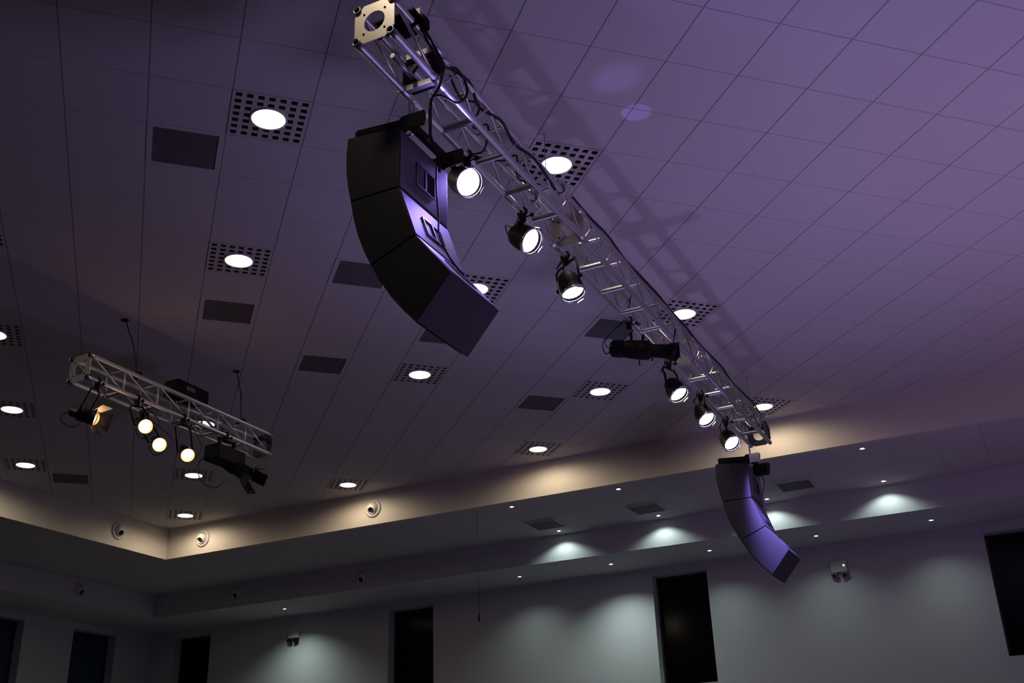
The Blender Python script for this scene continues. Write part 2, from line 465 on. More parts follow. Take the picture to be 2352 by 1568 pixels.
# ------------------------------------------------------------------ round air nozzles in the bulkheads
def nozzle(p, nrm, label):
    n = Vector(nrm)
    t = thing('air_nozzle', label, 'air nozzle', p, 'round air nozzles')
    mx = frame(p, n)
    b = MB(); b.lathe([(0, .152), (.012, .150), (.030, .132), (.034, .118), (.014, .106), (-.03, .102)], mx, 40); b.build('flange', M['white'], t)
    aim = (n+Vector((0, 0, -.62))).normalized()
    mb = frame(Vector(p)+n*.0, aim)
    b = MB(); prof = [(.105*math.cos(a), .105*math.sin(a)) for a in [math.radians(d) for d in range(100, 32, -6)]]
    prof += [(.088, .055), (.0, .052)]
    b.lathe(prof, mb, 32); b.build('ball', M['white'], t)
    b = MB(); b.lathe([(.06, .054), (.055, 0)], mb, 24); b.build('duct_opening', M['void'], t)
nozzle((-13.27, YF, 6.415), (0, -1, 0), 'round white air nozzle in the warm lit bulkhead, right beside its inner corner')
nozzle((-9.68, YF, 6.415), (0, -1, 0), 'round white air nozzle in the warm lit long bulkhead, farther from the corner')
nozzle((XL, 13.37, 6.42), (1, 0, 0), 'round white air nozzle in the left arm of the warm lit bulkhead')
nozzle((-14.41, YF2, 5.945), (0, -1, 0), 'dim round air nozzle in the lower bulkhead, nearest the dark corner')
nozzle((-11.45, YF2, 5.90), (0, -1, 0), 'dim round air nozzle in the lower bulkhead above the tall black window')
nozzle((XL2, 14.91, 5.94), (1, 0, 0), 'dim round air nozzle in the left arm of the lower bulkhead')

# ------------------------------------------------------------------ trusses
def truss(label, x0, x1, z0, z1, ys, zig, n_rungs):
    cx, cz = (x0+x1)/2, (z0+z1)/2
    t = thing('box_truss', label, 'truss', (cx, ys[0], z0))
    R = .025
    h = (x1-x0)/2
    oct_ = [(-h-.02, -h+.045), (-h+.045, -h-.02), (h-.045, -h-.02), (h+.02, -h+.045), (h+.02, h-.045), (h-.045, h+.02), (-h+.045, h+.02), (-h-.02, h-.045)]
    for si in range(len(ys)-1):
        ya, yb = ys[si], ys[si+1]
        for x in (x0, x1):
            for z in (z0, z1):
                b = MB(); e = .004
                b.tube([(x, ya+e, z), (x, yb-e, z)], R, 16, cap=False)
                b.tube([(x, yb-e, z), (x, ya+e, z)], R-.004, 16, cap=False)
                b.build('chord', M['alu'], t)
        k = n_rungs[si]
        if k == 0:                     # short solid corner block: plates on all faces
            for z in (z0, z1):
                b = MB(); b.box((x0, yb-.05, z-.02), (x1, yb-.01, z+.02)); b.build('cross_rung', M['alu'], t)
            b = MB(); b.tube([(x0+.09, ya+.25, z0+.05), (x0+.09, yb-.03, z0+.05)], .017, 12); b.build('brace', M['alu'], t)
            b = MB(); b.tube([(x1, ya+.06, z1), (x1, yb-.05, z0)], .011, 8); b.build('brace', M['alu'], t)
            b = MB(); b.tube([(x0, ya+.06, z1), (x0, yb-.05, z0)], .011, 8); b.build('brace', M['alu'], t)
            continue
        step = (yb-ya)/(k+1)
        for q in range(1, k+1):
            for z in (z0, z1):
                b = MB(); b.tube([(x0, ya+q*step, z), (x1, ya+q*step, z)], .024 if z == z0 else .016, 12, cap=False); b.build('cross_rung', M['alu'], t)
        for x in (x0, x1):
            for q in range(k+1):
                a, c = ya+q*step, ya+(q+1)*step
                a += .03 if q == 0 else 0; c -= .03 if q == k else 0
                if zig == 'V':
                    b = MB(); mid = (a+c)/2
                    b.tube([(x, a, z0), (x, mid, z1), (x, c, z0)], .0095, 8); b.build('brace', M['alu'], t)
                else:
                    b = MB(); b.tube([(x, a, z1), (x, c, z0)], .0095, 8); b.build('brace', M['alu'], t)
                    if q:
                        b = MB(); b.tube([(x, a, z0), (x, a, z1)], .0125, 8); b.build('brace', M['alu'], t)
    for i, y in enumerate(ys):
        end = i in (0, len(ys)-1)
        for dy in ((.006,) if i == 0 else (-.006,) if end else (-.010, .010)):
            b = MB(); b.plate_hole(Matrix.Translation((cx, y+dy, cz)), oct_, .073, .008)
            pl = b.build('end_plate' if end else 'joint_plate', M['rig'] if (n_rungs[0] == 0 and i == 1) or i == len(ys)-1 else M['plate'], t)  # first joint and far end plates darker, shade put into their colour
            b = MB()
            for sx in (-1, 1):
                for sz in (-1, 1):
                    b.lathe([(-.007, 0), (-.007, .0075), (.007, .0075), (.007, 0)], frame((cx+sx*.073, y+dy, cz+sz*.073), (0, 1, 0)), 10)
            b.build('bolt', M['black'], pl)
        if end:
            s = -1 if i == 0 else 1
            for x in (x0, x1):
                for z in (z0, z1):
                    b = MB(); b.lathe([(.001, .0195), (.012, .0195), (.012, .026), (-.05, .0265)], frame((x, y, z), (0, s, 0)), 20)
                    fe = b.build('end_ferrule', M['steel'], t)
                    if i == 0:
                        b = MB(); b.lathe([(-.004, .0195), (-.004, 0)], frame((x, y, z), (0, s, 0)), 16); b.build('tube_bore', M['void'], fe)
        else:
            for x in (x0, x1):
                for z in (z0, z1):
                    b = MB(); b.lathe([(-.06, .0262), (-.055, .030), (.055, .030), (.06, .0262)], frame((x, y, z), (0, 1, 0)), 16)
                    b.build('joint_sleeve', M['alu'], t)
    return t
TX0, TX1, TZ0, TZ1 = -3.02, -2.78, 5.88, 6.12
truss('long aluminium box truss running from upper left to the far bulkhead with violet lamps', TX0, TX1, TZ0, TZ1, [4.26, 4.82, 7.10, 10.02, 13.06], 'V', [0, 4, 5, 5])
UX0, UX1, UZ0, UZ1 = -8.31, -8.07, 5.77, 6.01
truss('short aluminium box truss at left carrying the warm tungsten lamps', UX0, UX1, UZ0, UZ1, [7.02, 9.88], 'N', [5])

# ------------------------------------------------------------------ line arrays
F = [(-.36, 0), (-.325, -.465), (-.165, -.94), (.145, -1.375)]
Bk = [(.015, -.045), (.015, -.467), (.13, -.82), (.363, -1.122)]
def array(cx, zt, y0, y1, label, chain_top, lit):
    t = thing('line_array_speaker', label, 'speaker', (cx, (y0+y1)/2, zt))
    W = lambda p: (cx+p[0], zt+p[1])
    for k in range(3):
        f0, f1, b0, b1 = F[k], F[k+1], Bk[k], Bk[k+1]
        g = .004
        ax = ((f1[0]+b1[0]-f0[0]-b0[0])/2, (f1[1]+b1[1]-f0[1]-b0[1])/2); L = math.hypot(*ax); ax = (ax[0]/L*g, ax[1]/L*g)
        f0 = (f0[0]+ax[0], f0[1]+ax[1]); b0 = (b0[0]+ax[0], b0[1]+ax[1]); f1 = (f1[0]-ax[0], f1[1]-ax[1]); b1 = (b1[0]-ax[0], b1[1]-ax[1])
        n = (f1[1]-f0[1], -(f1[0]-f0[0])); L = math.hypot(*n); n = (n[0]/L, n[1]/L)       # outward at the front
        front = []
        for s in (.0, .25, .5, .75, 1):
            e = .022*math.sin(PI*s)
            front.append((f0[0]+(f1[0]-f0[0])*s+n[0]*e, f0[1]+(f1[1]-f0[1])*s+n[1]*e))
        b = MB(); b.prism([W(p) for p in front]+[W(b1), W(b0)], y0, y1, bev=.006)
        c = b.build('cabinet', M['cab'], t)
        # front grille: thin curved sheet just proud of the baffle
        b = MB()
        o = [(p[0]+n[0]*.006, p[1]+n[1]*.006) for p in front]
        for p, q in zip(o, o[1:]):
            P, Q = W(p), W(q); b.face([(P[0], y0+.015, P[1]), (P[0], y1-.015, P[1]), (Q[0], y1-.015, Q[1]), (Q[0], y0+.015, Q[1])])
        b.build('grille', M['grille'], c)
        # rear: panel with a recessed connector plate
        v = Vector((b1[0]-b0[0], 0, b1[1]-b0[1])); Lb = v.length; v.normalize(); nn = Vector((-v.z, 0, v.x)); nn = nn if nn.x > 0 else -nn
        o = Vector((cx+b0[0], 0, zt+b0[1]))
        def Q(s, y, e): return o+v*s+nn*e+Vector((0, y, 0))
        b = MB()
        b.face([Q(.012, y0+.012, .0025), Q(.012, y1-.012, .0025), Q(Lb-.012, y1-.012, .0025), Q(Lb-.012, y0+.012, .0025)])
        b.build('rear_panel', M['cabback'], c)
        ym = (y0+y1)/2
        b = MB()
        s0, s1, ya, yb = Lb*.33, Lb*.72, ym-.10, ym+.12
        fr = .010
        for (sa, sb, yc, yd) in ((s0, s0+fr, ya, yb), (s1-fr, s1, ya, yb), (s0, s1, ya, ya+fr), (s0, s1, yb-fr, yb), (s0, s1, ym, ym+.02)):
            q = [Q(sa, yc, .004), Q(sa, yd, .004), Q(sb, yd, .004), Q(sb, yc, .004)]; q2 = [p+nn*.006 for p in q]
            b.face(q2)
            for i in range(4): b.face([q[i], q[(i+1) % 4], q2[(i+1) % 4], q2[i]])
        b.build('connector_frame', M['rig'], c)
        b = MB(); b.face([Q(s0, ym+.02, .0045), Q(s0, yb, .0045), Q(s1, yb, .0045), Q(s1, ym+.02, .0045)]); b.build('connector_recess', M['void'], c)
    # rigging frame on top
    ang = math.atan2(.045, -.375)
    def R(x, z): return (cx-.36+x*.994, zt+.012-x*.10+z)
    b = MB()
    for y in (y0+.05, y1-.06):
        prof = [R(.02, -.03), R(.02, .055), R(.04, .068), R(.34, .070), R(.36, .092), R(.52, .105), R(.53, .08), R(.52, .0), R(.40, -.015), R(.38, -.03)]
        b.prism(prof, y, y+.012, bev=.002)
    b.prism([R(.18, .0), R(.18, .04), R(.24, .04), R(.24, .0)], y0+.064, y1-.062); b.prism([R(.40, .0), R(.40, .05), R(.44, .05), R(.44, .0)], y0+.064, y1-.062)
    fr = b.build('rigging_frame', M['black'], t)
    if lit:  # pale plate paints the strong light on the frame's rear end
        b = MB(); b.prism([R(.40, -.012), R(.40, .096), R(.52, .104), R(.525, .0)], y0+.044, y0+.049); b.build('lit_rear_bracket', M['white'], fr, 'rear bracket plate, coloured pale for the light it catches')
    b = MB()
    for i in range(11):
        x, z = R(.05+i*.028, .045)
        b.lathe([(-.002, 0), (-.002, .0055), (.002, .0055)], frame((x, y0+.05, z), (0, -1, 0)), 8)
    for (u, v_) in ((.42, .02), (.49, .07), (.43, .075)):
        x, z = R(u, v_); b.lathe([(-.002, 0), (-.002, .007), (.002, .007)], frame((x, y0+.05, z), (0, -1, 0)), 8)
    b.build('lit_hole', M['tape'], fr)  # pale discs paint the light showing through the frame's holes
    # shackle and suspension wires
    ct = Vector(chain_top); pb = Vector((ct.x, ct.y, zt+.10))
    b = MB(); b.tube([pb+Vector((.026*math.cos(a), 0, .026*math.sin(a)+.01)) for a in [2*PI*k/16 for k in range(17)]], .007, 8)
    b.build('shackle', M['steel'], t)
    b = MB(); b.tube([pb+Vector((0, 0, .03)), ct], .0065, 6); b.tube([pb+Vector((0, .01, .03)), ct+Vector((.0, .06, 0))], .005, 6)
    b.build('suspension_wire', M['steel'], t)
    b = MB(); m_ = pb.lerp(ct, .4); b.tube([m_, m_+Vector((0, 0, .05))], .010, 8); b.build('turnbuckle', M['ledrim'], t)
    return t
array(-2.945, 5.505, 4.60, 5.18, 'large black curved speaker stack hanging under the near end of the long truss', (-3.02, 4.86, 5.86), False)
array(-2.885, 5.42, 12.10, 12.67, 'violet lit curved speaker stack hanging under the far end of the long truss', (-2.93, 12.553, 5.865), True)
# small junction box clipped to the back of the far stack
t = thing('junction_box', 'small black connector box sticking out behind the far speaker stack', 'box', (-2.80, 12.40, 5.34))
b = MB(); b.box((-2.86, 12.34, 5.29), (-2.70, 12.46, 5.41), bev=.008); b.build('case', M['black'], t)
b = MB(); b.tube(smooth_path([(-2.80, 12.36, 5.30), (-2.76, 12.36, 5.2), (-2.80, 12.37, 5.02), (-2.78, 12.38, 4.86)]), .006, 6); b.build('lead', M['cable'], t)

# ------------------------------------------------------------------ fixtures on the trusses
def c_clamp(p, mb):
    """hook clamp round a truss chord at p with a bolt below"""
    p = Vector(p)
    mb.tube([p+Vector((.036*math.cos(a), 0, .036*math.sin(a))) for a in [math.radians(d) for d in range(-60, 241, 25)]], .009, 8)
    mb.box(p+Vector((-.022, -.018, -.085)), p+Vector((.022, .018, -.03)), bev=.004)
    mb.tube([p+Vector((.02, 0, -.05)), p+Vector((.075, 0, -.045))], .006, 6); mb.lathe([(0, 0), (0, .016), (.018, .016), (.018, 0)], frame(p+Vector((.07, 0, -.045)), (1, 0, 0)), 8)
def yoke(mb, top, ctr, side, w, flat=.018):
    top, ctr, side = Vector(top), Vector(ctr), Vector(side).normalized()
    a, b_ = ctr+side*w, ctr-side*w
    up = (top-ctr).normalized()
    h = max(.05, (top-ctr).length-.01)
    pts = [a-up*.02, a+up*h, b_+up*h, b_-up*.02]
    pts = [a-up*.02, a+up*(h-.03), a-side*.03+up*h, b_+side*.03+up*h, b_+up*(h-.03), b_-up*.02]
    mb.tube(pts, .0095, 8)
# LED par cans, built along local +X (lens at x = 0)
b = MB(); b.lathe([(-.205, 0), (-.203, .04), (-.19, .062), (-.16, .082), (-.11, .096), (-.05, .102), (.012, .102), (.016, .105), (.016, .097), (-.022, .0935)], None, 36); PARH = b.mesh('housing', M['black'])
b = MB(); b.lathe([(-.020, .0935), (-.014, .06), (-.011, 0)], None, 36); PARL = b.mesh('lens', M['led'])
PARL2 = PARL.copy(); PARL2.materials[0] = M['led2']
b = MB(); b.lathe([(.006, .102), (.018, .107), (.022, .102), (.020, .096), (.006, .096)], None, 36)
for a in (20, 140, 260):
    q = Matrix.Rotation(math.radians(a), 4, 'X'); b.box((.004, -.032, .101), (.034, .032, .109), q, .002)
PARR = b.mesh('gel_frame', M['ledrim'])
b = MB()
for ring, cnt in ((.028, 6), (.055, 12), (.078, 18)):
    for k in range(cnt):
        a = 2*PI*k/cnt; c = Vector((-.013, ring*math.cos(a), ring*math.sin(a)))
        b.lathe([(-.002, .011), (.003, .008), (.005, 0)], Matrix.Translation(c), 8)
PARC = b.mesh('led_cell', M['led'])
PARC2 = PARC.copy(); PARC2.materials[0] = M['led2']
def led_par(lens, d, clamp, label, green=False, watt=6, spill=None):
    t = thing('led_par_can', label, 'stage light', clamp, 'LED par cans on the long truss')
    lens, d = Vector(lens), Vector(d).normalized(); mx = frame(lens, d)
    h = link('housing', PARH, t, mx=mx)
    L = link('lens', PARL2 if green else PARL, t, mx=mx)
    link('led_cells', PARC2 if green else PARC, t, mx=mx)
    link('gel_frame', PARR, t, mx=mx)
    ctr = lens-d*.10; top = Vector(clamp)-Vector((0, 0, .08)); side = d.cross(top-ctr).normalized()
    b = MB(); yoke(b, top, ctr, side, .110); b.build('yoke', M['black'], t)
    b = MB()
    for s in (-1, 1): b.lathe([(0, 0), (0, .02), (.02, .018), (.02, 0)], frame(ctr+side*s*.108, side*s), 10)
    b.build('tilt_knob', M['black'], t)
    b = MB(); c_clamp(clamp, b); b.build('hook_clamp', M['black'], t)
    back = lens-d*.20; cl = Vector(clamp)
    b = MB(); b.tube(smooth_path([back, back-d*.06+Vector((0, 0, -.03)), back-d*.10+Vector((0, .03, .05)), top+Vector((-.10, .04, .0)), top+Vector((-.05, .03, .06)), cl+Vector((-.03, .03, .03))]), .006, 6)
    b.build('power_lead', M['cable'], t)
    col = (.80, 1.0, .75) if green else (.34, .24, 1.0)
    light('SPOT', 'par_beam', lens+d*.02, watt*14, col, parent=t, aim=lens+d*2, size=.08, angle=60, blend=.7)
    light('AREA', 'par_spill', lens+d*.03, watt*.4 if spill is None else spill, col, parent=t, aim=lens+d*2, size=.18)
    return t
PARS = [((1076, 419), (.70, -.36, -.62), -2.95, 5.62, False, 27, 'glaring violet white par can beside the near speaker stack, first on the long truss'),
        ((1219, 553), (.775, -.13, -.616), -2.90, 6.50, False, 8, 'violet white par can before the bright plate in the truss, second from the near end'),
        ((1316, 672), (.307, -.089, -.948), -2.93, 7.30, False, 8, 'violet white par can hanging steeply down between the joint plate and the profile spotlight'),
        ((1559, 905), (.497, -.207, -.843), -2.93, 9.88, True, 3, 'par can with a greenish white lens right under the profile spotlight'),
        ((1623, 962), (.492, -.293, -.82), -2.93, 10.95, False, 4, 'violet white par can between the greenish one and the last one'),
        ((1681, 1017), (.523, -.413, -.746), -2.93, 11.92, False, 4, 'last violet white par can, directly above the far speaker stack')]
for px, d, X, cy, g, wt, lb in PARS:
    led_par(at(px[0], px[1], X=X), d, (TX0, cy, TZ0), lb, g, wt, 24 if px[0] == 1076 else None)
# side spill of the last par can onto the far stack below it
light('SPOT', 'par_spill', at(1681, 1017, X=-2.93)+Vector((.06, -.05, -.06)), 1150, (.30, .21, 1.0), aim=(-2.25, 12.1, 4.70), size=.09, angle=84, blend=1.0)
# added unseen spots that draw the violet reflection blobs on the ceiling
light('SPOT', 'ceiling_blob_spot', (-2.62, 6.55, 5.62), 13, (.30, .24, 1.0), aim=at(1460, 258, Z=ZC), size=.004, angle=11, blend=.25)
light('SPOT', 'ceiling_blob_spot', (-2.62, 6.5, 5.62), 7, (.34, .26, 1.0), aim=at(1415, 180, Z=ZC), size=.05, angle=20, blend=.8)

# ellipsoidal profile spotlight under the long truss
pl = at(1550, 808, X=-2.60); pd = Vector((.964, .03, -.265)).normalized(); mx = frame(pl, pd)
clamp = Vector((TX0, 8.76, TZ0))
t = thing('profile_spotlight', 'unlit black ellipsoidal profile spotlight with long barrel under the long truss', 'stage light', clamp)
b = MB(); b.lathe([(-.62, 0), (-.62, .062), (-.60, .074), (-.50, .080), (-.485, .072), (-.47, .070)], mx, 28)
for k in range(5): b.lathe([(-.60+.022*k, .070), (-.597+.022*k, .084), (-.592+.022*k, .084), (-.589+.022*k, .070)], mx, 28)
b.build('lamp_housing', M['black'], t)
b = MB(); b.lathe([(-.485, .060), (-.47, .086), (-.30, .092), (-.25, .088), (-.225, .068), (-.215, .060)], mx, 28); b.build('reflector_body', M['black'], t)
b = MB(); b.lathe([(-.24, .062), (-.08, .066), (-.045, .078), (-.02, .084), (.012, .086), (.012, .074), (-.01, .072)], mx, 28); b.build('lens_barrel', M['black'], t)
b = MB(); b.lathe([(-.008, .073), (.0, .04), (.003, 0)], mx, 28); b.build('lens', M['lensg'], t)
b = MB(); b.lathe([(.012, .085), (.016, .098), (.022, .098), (.022, .080)], mx, 4); b.build('gel_holder', M['black'], t)
b = MB()
for a in (55, 125, 235, 305):
    q = mx @ Matrix.Rotation(math.radians(a), 4, 'X'); b.box((-.235, -.012, .06), (-.230, .012, .115), q)
b.build('shutter', M['black'], t)
ctr = pl-pd*.36; b = MB()
for s in (-1, 1):
    sd = Vector((.05*s, .045*s, 0))
    b.box((-.013, -.004, 0), (.013, .004, .19), frame(ctr+sd*.8-Vector((0, 0, .02)), (1, 0, 0), (clamp-Vector((0, 0, .06))+sd*.5-ctr)))
    b.lathe([(0, 0), (0, .022), (.025, .02), (.025, 0)], frame(ctr+Vector((0, .085*s, 0)), (0, s, 0)), 10)
b.build('yoke', M['black'], t)
b = MB(); c_clamp(clamp, b); b.build('hook_clamp', M['black'], t)
b = MB()
for s, a in ((-.56, 95), (-.56, 265)):
    q = mx @ Matrix.Rotation(math.radians(a), 4, 'X') @ Matrix.Translation((s, 0, .09))
    b.tube([q @ Vector((.022*math.cos(u), 0, .022*math.sin(u))) for u in [2*PI*k/12 for k in range(13)]], .006, 6)
b.build('locking_ring', M['black'], t)
b = MB(); e = mx @ Vector((-.62, 0, -.03))
b.tube(smooth_path([e, at(1391, 812, X=-3.17), at(1384, 790, X=-3.19), at(1402, 765, X=-3.13), at(1432, 737, X=-3.05), at(1447, 690, X=-3.0), at(1452, 668, X=-2.9)]), .006, 6)
e2 = mx @ Vector((-.62, 0, .01)); b.tube(smooth_path([e2, at(1397, 799, X=-3.17), at(1391, 785, X=-3.18), at(1408, 758, X=-3.12), at(1434, 735, X=-3.04)]), .004, 6)
b.build('power_lead', M['cable'], t)
b = MB(); a_ = at(1468, 826, X=-2.88); b.tube([ctr-Vector((0, 0, .085)), a_], .0025, 6); b.tube([a_, a_-Vector((0, 0, .055))], .008, 8); b.build('safety_plug', M['cable'], t)
b = MB(); b.tube([at(1545, 794, X=-2.60), at(1551, 756, X=-2.60)], [.003, .008], 8); b.build('focus_handle', M['black'], t)

# tungsten cans on the short truss
b = MB(); b.lathe([(-.28, 0), (-.28, .030), (-.265, .043), (-.18, .050), (-.17, .066), (-.02, .070), (0, .073), (0, .066), (-.03, .063)], None, 30); CANH = b.mesh('housing', M['black'])
b = MB(); b.lathe([(-.022, .062), (-.014, .04), (-.010, 0)], None, 30); CANL = b.mesh('lens', M['warm'])
b = MB(); b.lathe([(-.012, .0655), (.006, .076), (.010, .076), (.006, .067), (-.012, .0635)], None, 30); CANR = b.mesh('lens_ring', M['brass'])
def tungsten(lens, d, clamp, label, barn=False, watt=4):
    t = thing('tungsten_can', label, 'stage light', clamp, 'tungsten lamps on the short truss')
    lens, d = Vector(lens), Vector(d).normalized(); mx = frame(lens, d)
    link('housing', CANH, t, mx=mx); link('lens', CANL, t, mx=mx); link('lens_ring', CANR, t, mx=mx)
    ctr = lens-d*.14; top = Vector(clamp)-Vector((0, 0, .08)); side = d.cross(Vector((0, 0, 1))).normalized()
    b = MB(); yoke(b, top, ctr, side, .082); b.build('yoke', M['black'], t)
    b = MB(); c_clamp(clamp, b); b.build('hook_clamp', M['black'], t)
    b = MB(); bk = lens-d*.30; b.tube(smooth_path([bk, bk-d*.08+Vector((0, 0, -.1)), bk+Vector((.05, .05, -.16)), bk+Vector((.15, .14, .02)), top+Vector((.0, .14, .03)), Vector(clamp)+Vector((0, .16, .02))]), .005, 6); b.build('power_lead', M['cable'], t)
    if barn:
        for a in (0, 90, 180, 270):
            q = mx @ Matrix.Rotation(math.radians(a+8), 4, 'X') @ Matrix.Translation((.004, 0, .068)) @ Matrix.Rotation(math.radians(-38), 4, 'Y')
            b = MB()
            for z in (0, .002):
                pass
            v = [q @ Vector(p) for p in ((0, -.06, 0), (.115, -.09, 0), (.115, .09, 0), (0, .06, 0))]; n_ = (q.to_3x3() @ Vector((0, 0, 1)))*.0025
            v2 = [p+n_ for p in v]; b.face(v); b.face(v2[::-1])
            for k in range(4): b.face([v[k], v[(k+1) % 4], v2[(k+1) % 4], v2[k]])
            b.build('barn_door', M['plate'] if a == 0 else M['black'], t)
    light('SPOT', 'tungsten_beam', lens+d*.02, watt*16, (1.0, .60, .30), parent=t, aim=lens+d*3, size=.06, angle=50, blend=.7)
    light('POINT', 'tungsten_spill', lens+d*.06, watt*.25, (1.0, .55, .25), parent=t, size=.05)
for px, d, cy, lb, bn, wt in (((217, 960), (.90, .30, -.33), 7.16, 'tungsten lamp with open barn doors, nearest the end plate of the short truss', True, 3),
                              ((334, 979), (.80, -.45, -.40), 7.70, 'upper glowing tungsten lamp in the middle of the short truss', False, 4),
                              ((366, 1021), (.80, -.42, -.43), 8.02, 'lower glowing tungsten lamp in the middle of the short truss', False, 4),
                              ((431, 1045), (.72, -.45, -.52), 8.38, 'glowing tungsten lamp closest to the black moving spotlight', False, 4)):
    tungsten(at(px[0], px[1], X=-7.95), d, (UX1 if bn or px[0] == 334 or px[0] == 431 else UX0, cy, UZ0), lb, bn, wt)

# unlit black spotlight with barn doors at the far end of the short truss
clamp = Vector((UX1, 9.08, UZ0))
t = thing('fresnel_spotlight', 'unlit black spotlight with bulky ballast box and barn doors at far end of short truss', 'stage light', clamp)
b = MB(); b.box((-8.16, 8.84, 5.42), (-7.94, 9.30, 5.60), bev=.02); b.build('ballast_box', M['black'], t)
fl = at(568, 1090, X=-7.86); fd = (at(582, 1104, X=-7.74)-at(523, 1062, X=-8.08)).normalized(); fmx = frame(fl, fd)
b = MB(); b.lathe([(-.42, 0), (-.42, .075), (-.38, .095), (-.20, .10), (-.16, .082), (-.02, .088), (0, .092), (0, .08), (-.03, .078)], fmx, 28); b.build('housing', M['black'], t)
b = MB(); b.lathe([(-.028, .079), (-.015, .05), (-.01, 0)], fmx, 28); b.build('lens', M['lensg'], t)
for a in (0, 90, 180, 270):
    q = fmx @ Matrix.Rotation(math.radians(a+20), 4, 'X') @ Matrix.Translation((.002, 0, .088)) @ Matrix.Rotation(math.radians(-22), 4, 'Y')
    b = MB(); b.box((0, -.07, 0), (.17, .07, .003), q); b.build('barn_door', M['black'], t)
b = MB()
for s in (-1, 1): b.box((-8.07, 9.08+s*.12-.012, 5.58), (-8.03, 9.08+s*.12+.012, 5.71))
b.box((-8.07, 8.94, 5.69), (-8.03, 9.22, 5.71)); b.build('yoke', M['black'], t)
b = MB(); c_clamp(clamp, b); b.build('hook_clamp', M['black'], t)
b = MB(); b.tube(smooth_path([(-8.1, 8.86, 5.48), (-8.1, 8.72, 5.36), (-8.08, 8.74, 5.16), (-8.02, 8.90, 5.10), (-7.98, 9.02, 5.2)]), .006, 6); b.build('power_lead', M['cable'], t)

# black box lying on top of the short truss, with a small worn white print on its side
t = thing('dimmer_box', 'black box with a small worn white print lying on top of the short truss', 'box', (-8.19, 8.45, 6.03))
b = MB(); b.prism([(0, 0), (0, .14), (.03, .165), (.20, .165), (.22, .14), (.22, 0)], 8.28, 8.76, bev=.01)
bmesh.ops.translate(b.bm, vec=(-8.30, 0, 6.04), verts=b.bm.verts[:]); b.build('case', M['black'], t)
b = MB()
def strip(y, z, w_, h_, sl=0): b.face([(-8.079, y, z), (-8.079, y+w_, z), (-8.079, y+w_+sl, z+h_), (-8.079, y+sl, z+h_)])
for k in range(3):
    y = 8.40+k*.048
    strip(y, 6.105, .012, .05); strip(y+.028, 6.105, .012, .05 if k != 1 else .068); strip(y, 6.105, .04, .010); strip(y, 6.145, .04, .010)
b.build('print_mark', M['steel'], t)
b = MB(); b.box((-8.30, 8.36, 6.035), (-8.08, 8.40, 6.05)); b.box((-8.30, 8.65, 6.035), (-8.08, 8.69, 6.05)); b.build('mount_bar', M['black'], t)

# ------------------------------------------------------------------ cables and hangers
def cable(name, label, pts, r, cat='cable', m='cable'):
    b = MB(); b.tube(smooth_path(pts), r, 8); o = b.build(name, M[m]); return tag(o, label, cat)
X_ = -2.72
cable('speaker_cable', 'black cable looping in a wide bend beside the near end of the long truss', [at(963, 55, X=-2.76), at(985, 100, X=-2.74), at(1016, 148, X=X_), at(1030, 157, X=X_), at(1047, 157, X=X_), at(1064, 178, X=X_), at(1073, 205, X=X_), at(1068, 226, X=X_), at(1049, 236, X=X_), at(1027, 226, X=X_), at(1008, 219, X=-2.74), at(992, 226, X=-2.78), at(987, 250, X=-2.80), at(987, 292, X=-2.80), at(992, 322, X=-2.80), at(1003, 352, X=-2.80), at(1010, 395, X=-2.80)], .0085)
cable('speaker_cable', 'second black cable running straight down beside the looping one at the near truss end', [at(969, 58, X=-2.76), at(994, 100, X=-2.74), at(1018, 148, X=X_), at(1016, 172, X=X_), at(1007, 203, X=-2.73), at(992, 226, X=-2.77), at(989, 256, X=-2.79), at(989, 296, X=-2.79), at(984, 330, X=-2.79)], .0085)
cable('signal_cable', 'thin black cable hanging across the rear panels of the near speaker stack', [at(1003, 380, X=-2.85), at(1002, 430, X=-2.84), at(1007, 500, X=-2.80), at(1009, 540, X=-2.74), at(1026, 580, X=-2.68), at(1050, 615, X=-2.62), at(1066, 630, X=-2.60)], .006)
cable('power_cable', 'long black cable lying along the top edge of the long truss', [(TX1+.02, 6.9, TZ1+.03)]+[(TX1+.028+.01*math.sin(k*2.3), 7.2+k*.42, TZ1+.012+.012*math.sin(k*1.7)) for k in range(14)]+[(TX1+.01, 12.95, TZ1-.02)], .010)
cable('power_cable', 'tangled dark cable bundle inside the truss above the first par can', [(-2.83, 5.05, TZ1-.01), (-2.86, 5.25, TZ1-.05), (-2.80, 5.40, TZ1-.03), (-2.9, 5.50, 6.0), (-2.84, 5.6, TZ1-.06), (-2.95, 5.75, 5.98), (-3.0, 5.66, 5.9), (-2.9, 5.92, 5.97), (-2.84, 6.05, 6.07), (-2.95, 6.3, 6.05), (-2.86, 6.5, 6.08)], .008)
cable('power_cable', 'dark cable run along the upper chord above the first par can', [(TX1+.015, 4.95, TZ1-.05), (TX1+.02, 5.2, TZ1+.0), (TX1-.02, 5.4, TZ1-.05), (TX1+.02, 5.65, TZ1-.02), (TX1, 5.9, TZ1-.06), (TX1+.02, 6.2, TZ1-.02), (TX1, 6.6, TZ1-.06)], .011)
zt = at(1092, 1428, Y=14.75).z
t = thing('pull_cord', 'thin cord with a small handle hanging from the lower ceiling before the far wall', 'cord', (-7.86, 14.75, ZL))
b = MB(); b.tube([(-7.86, 14.75, ZL), (-7.86, 14.75, zt+.12)], .004, 6); b.build('cord', M['cable'], t)
b = MB(); b.tube([(-7.86, 14.75, zt+.13), (-7.86, 14.75, zt+.10), (-7.86, 14.75, zt)], [.008, .013, .011], 8); b.build('handle', M['black'], t)
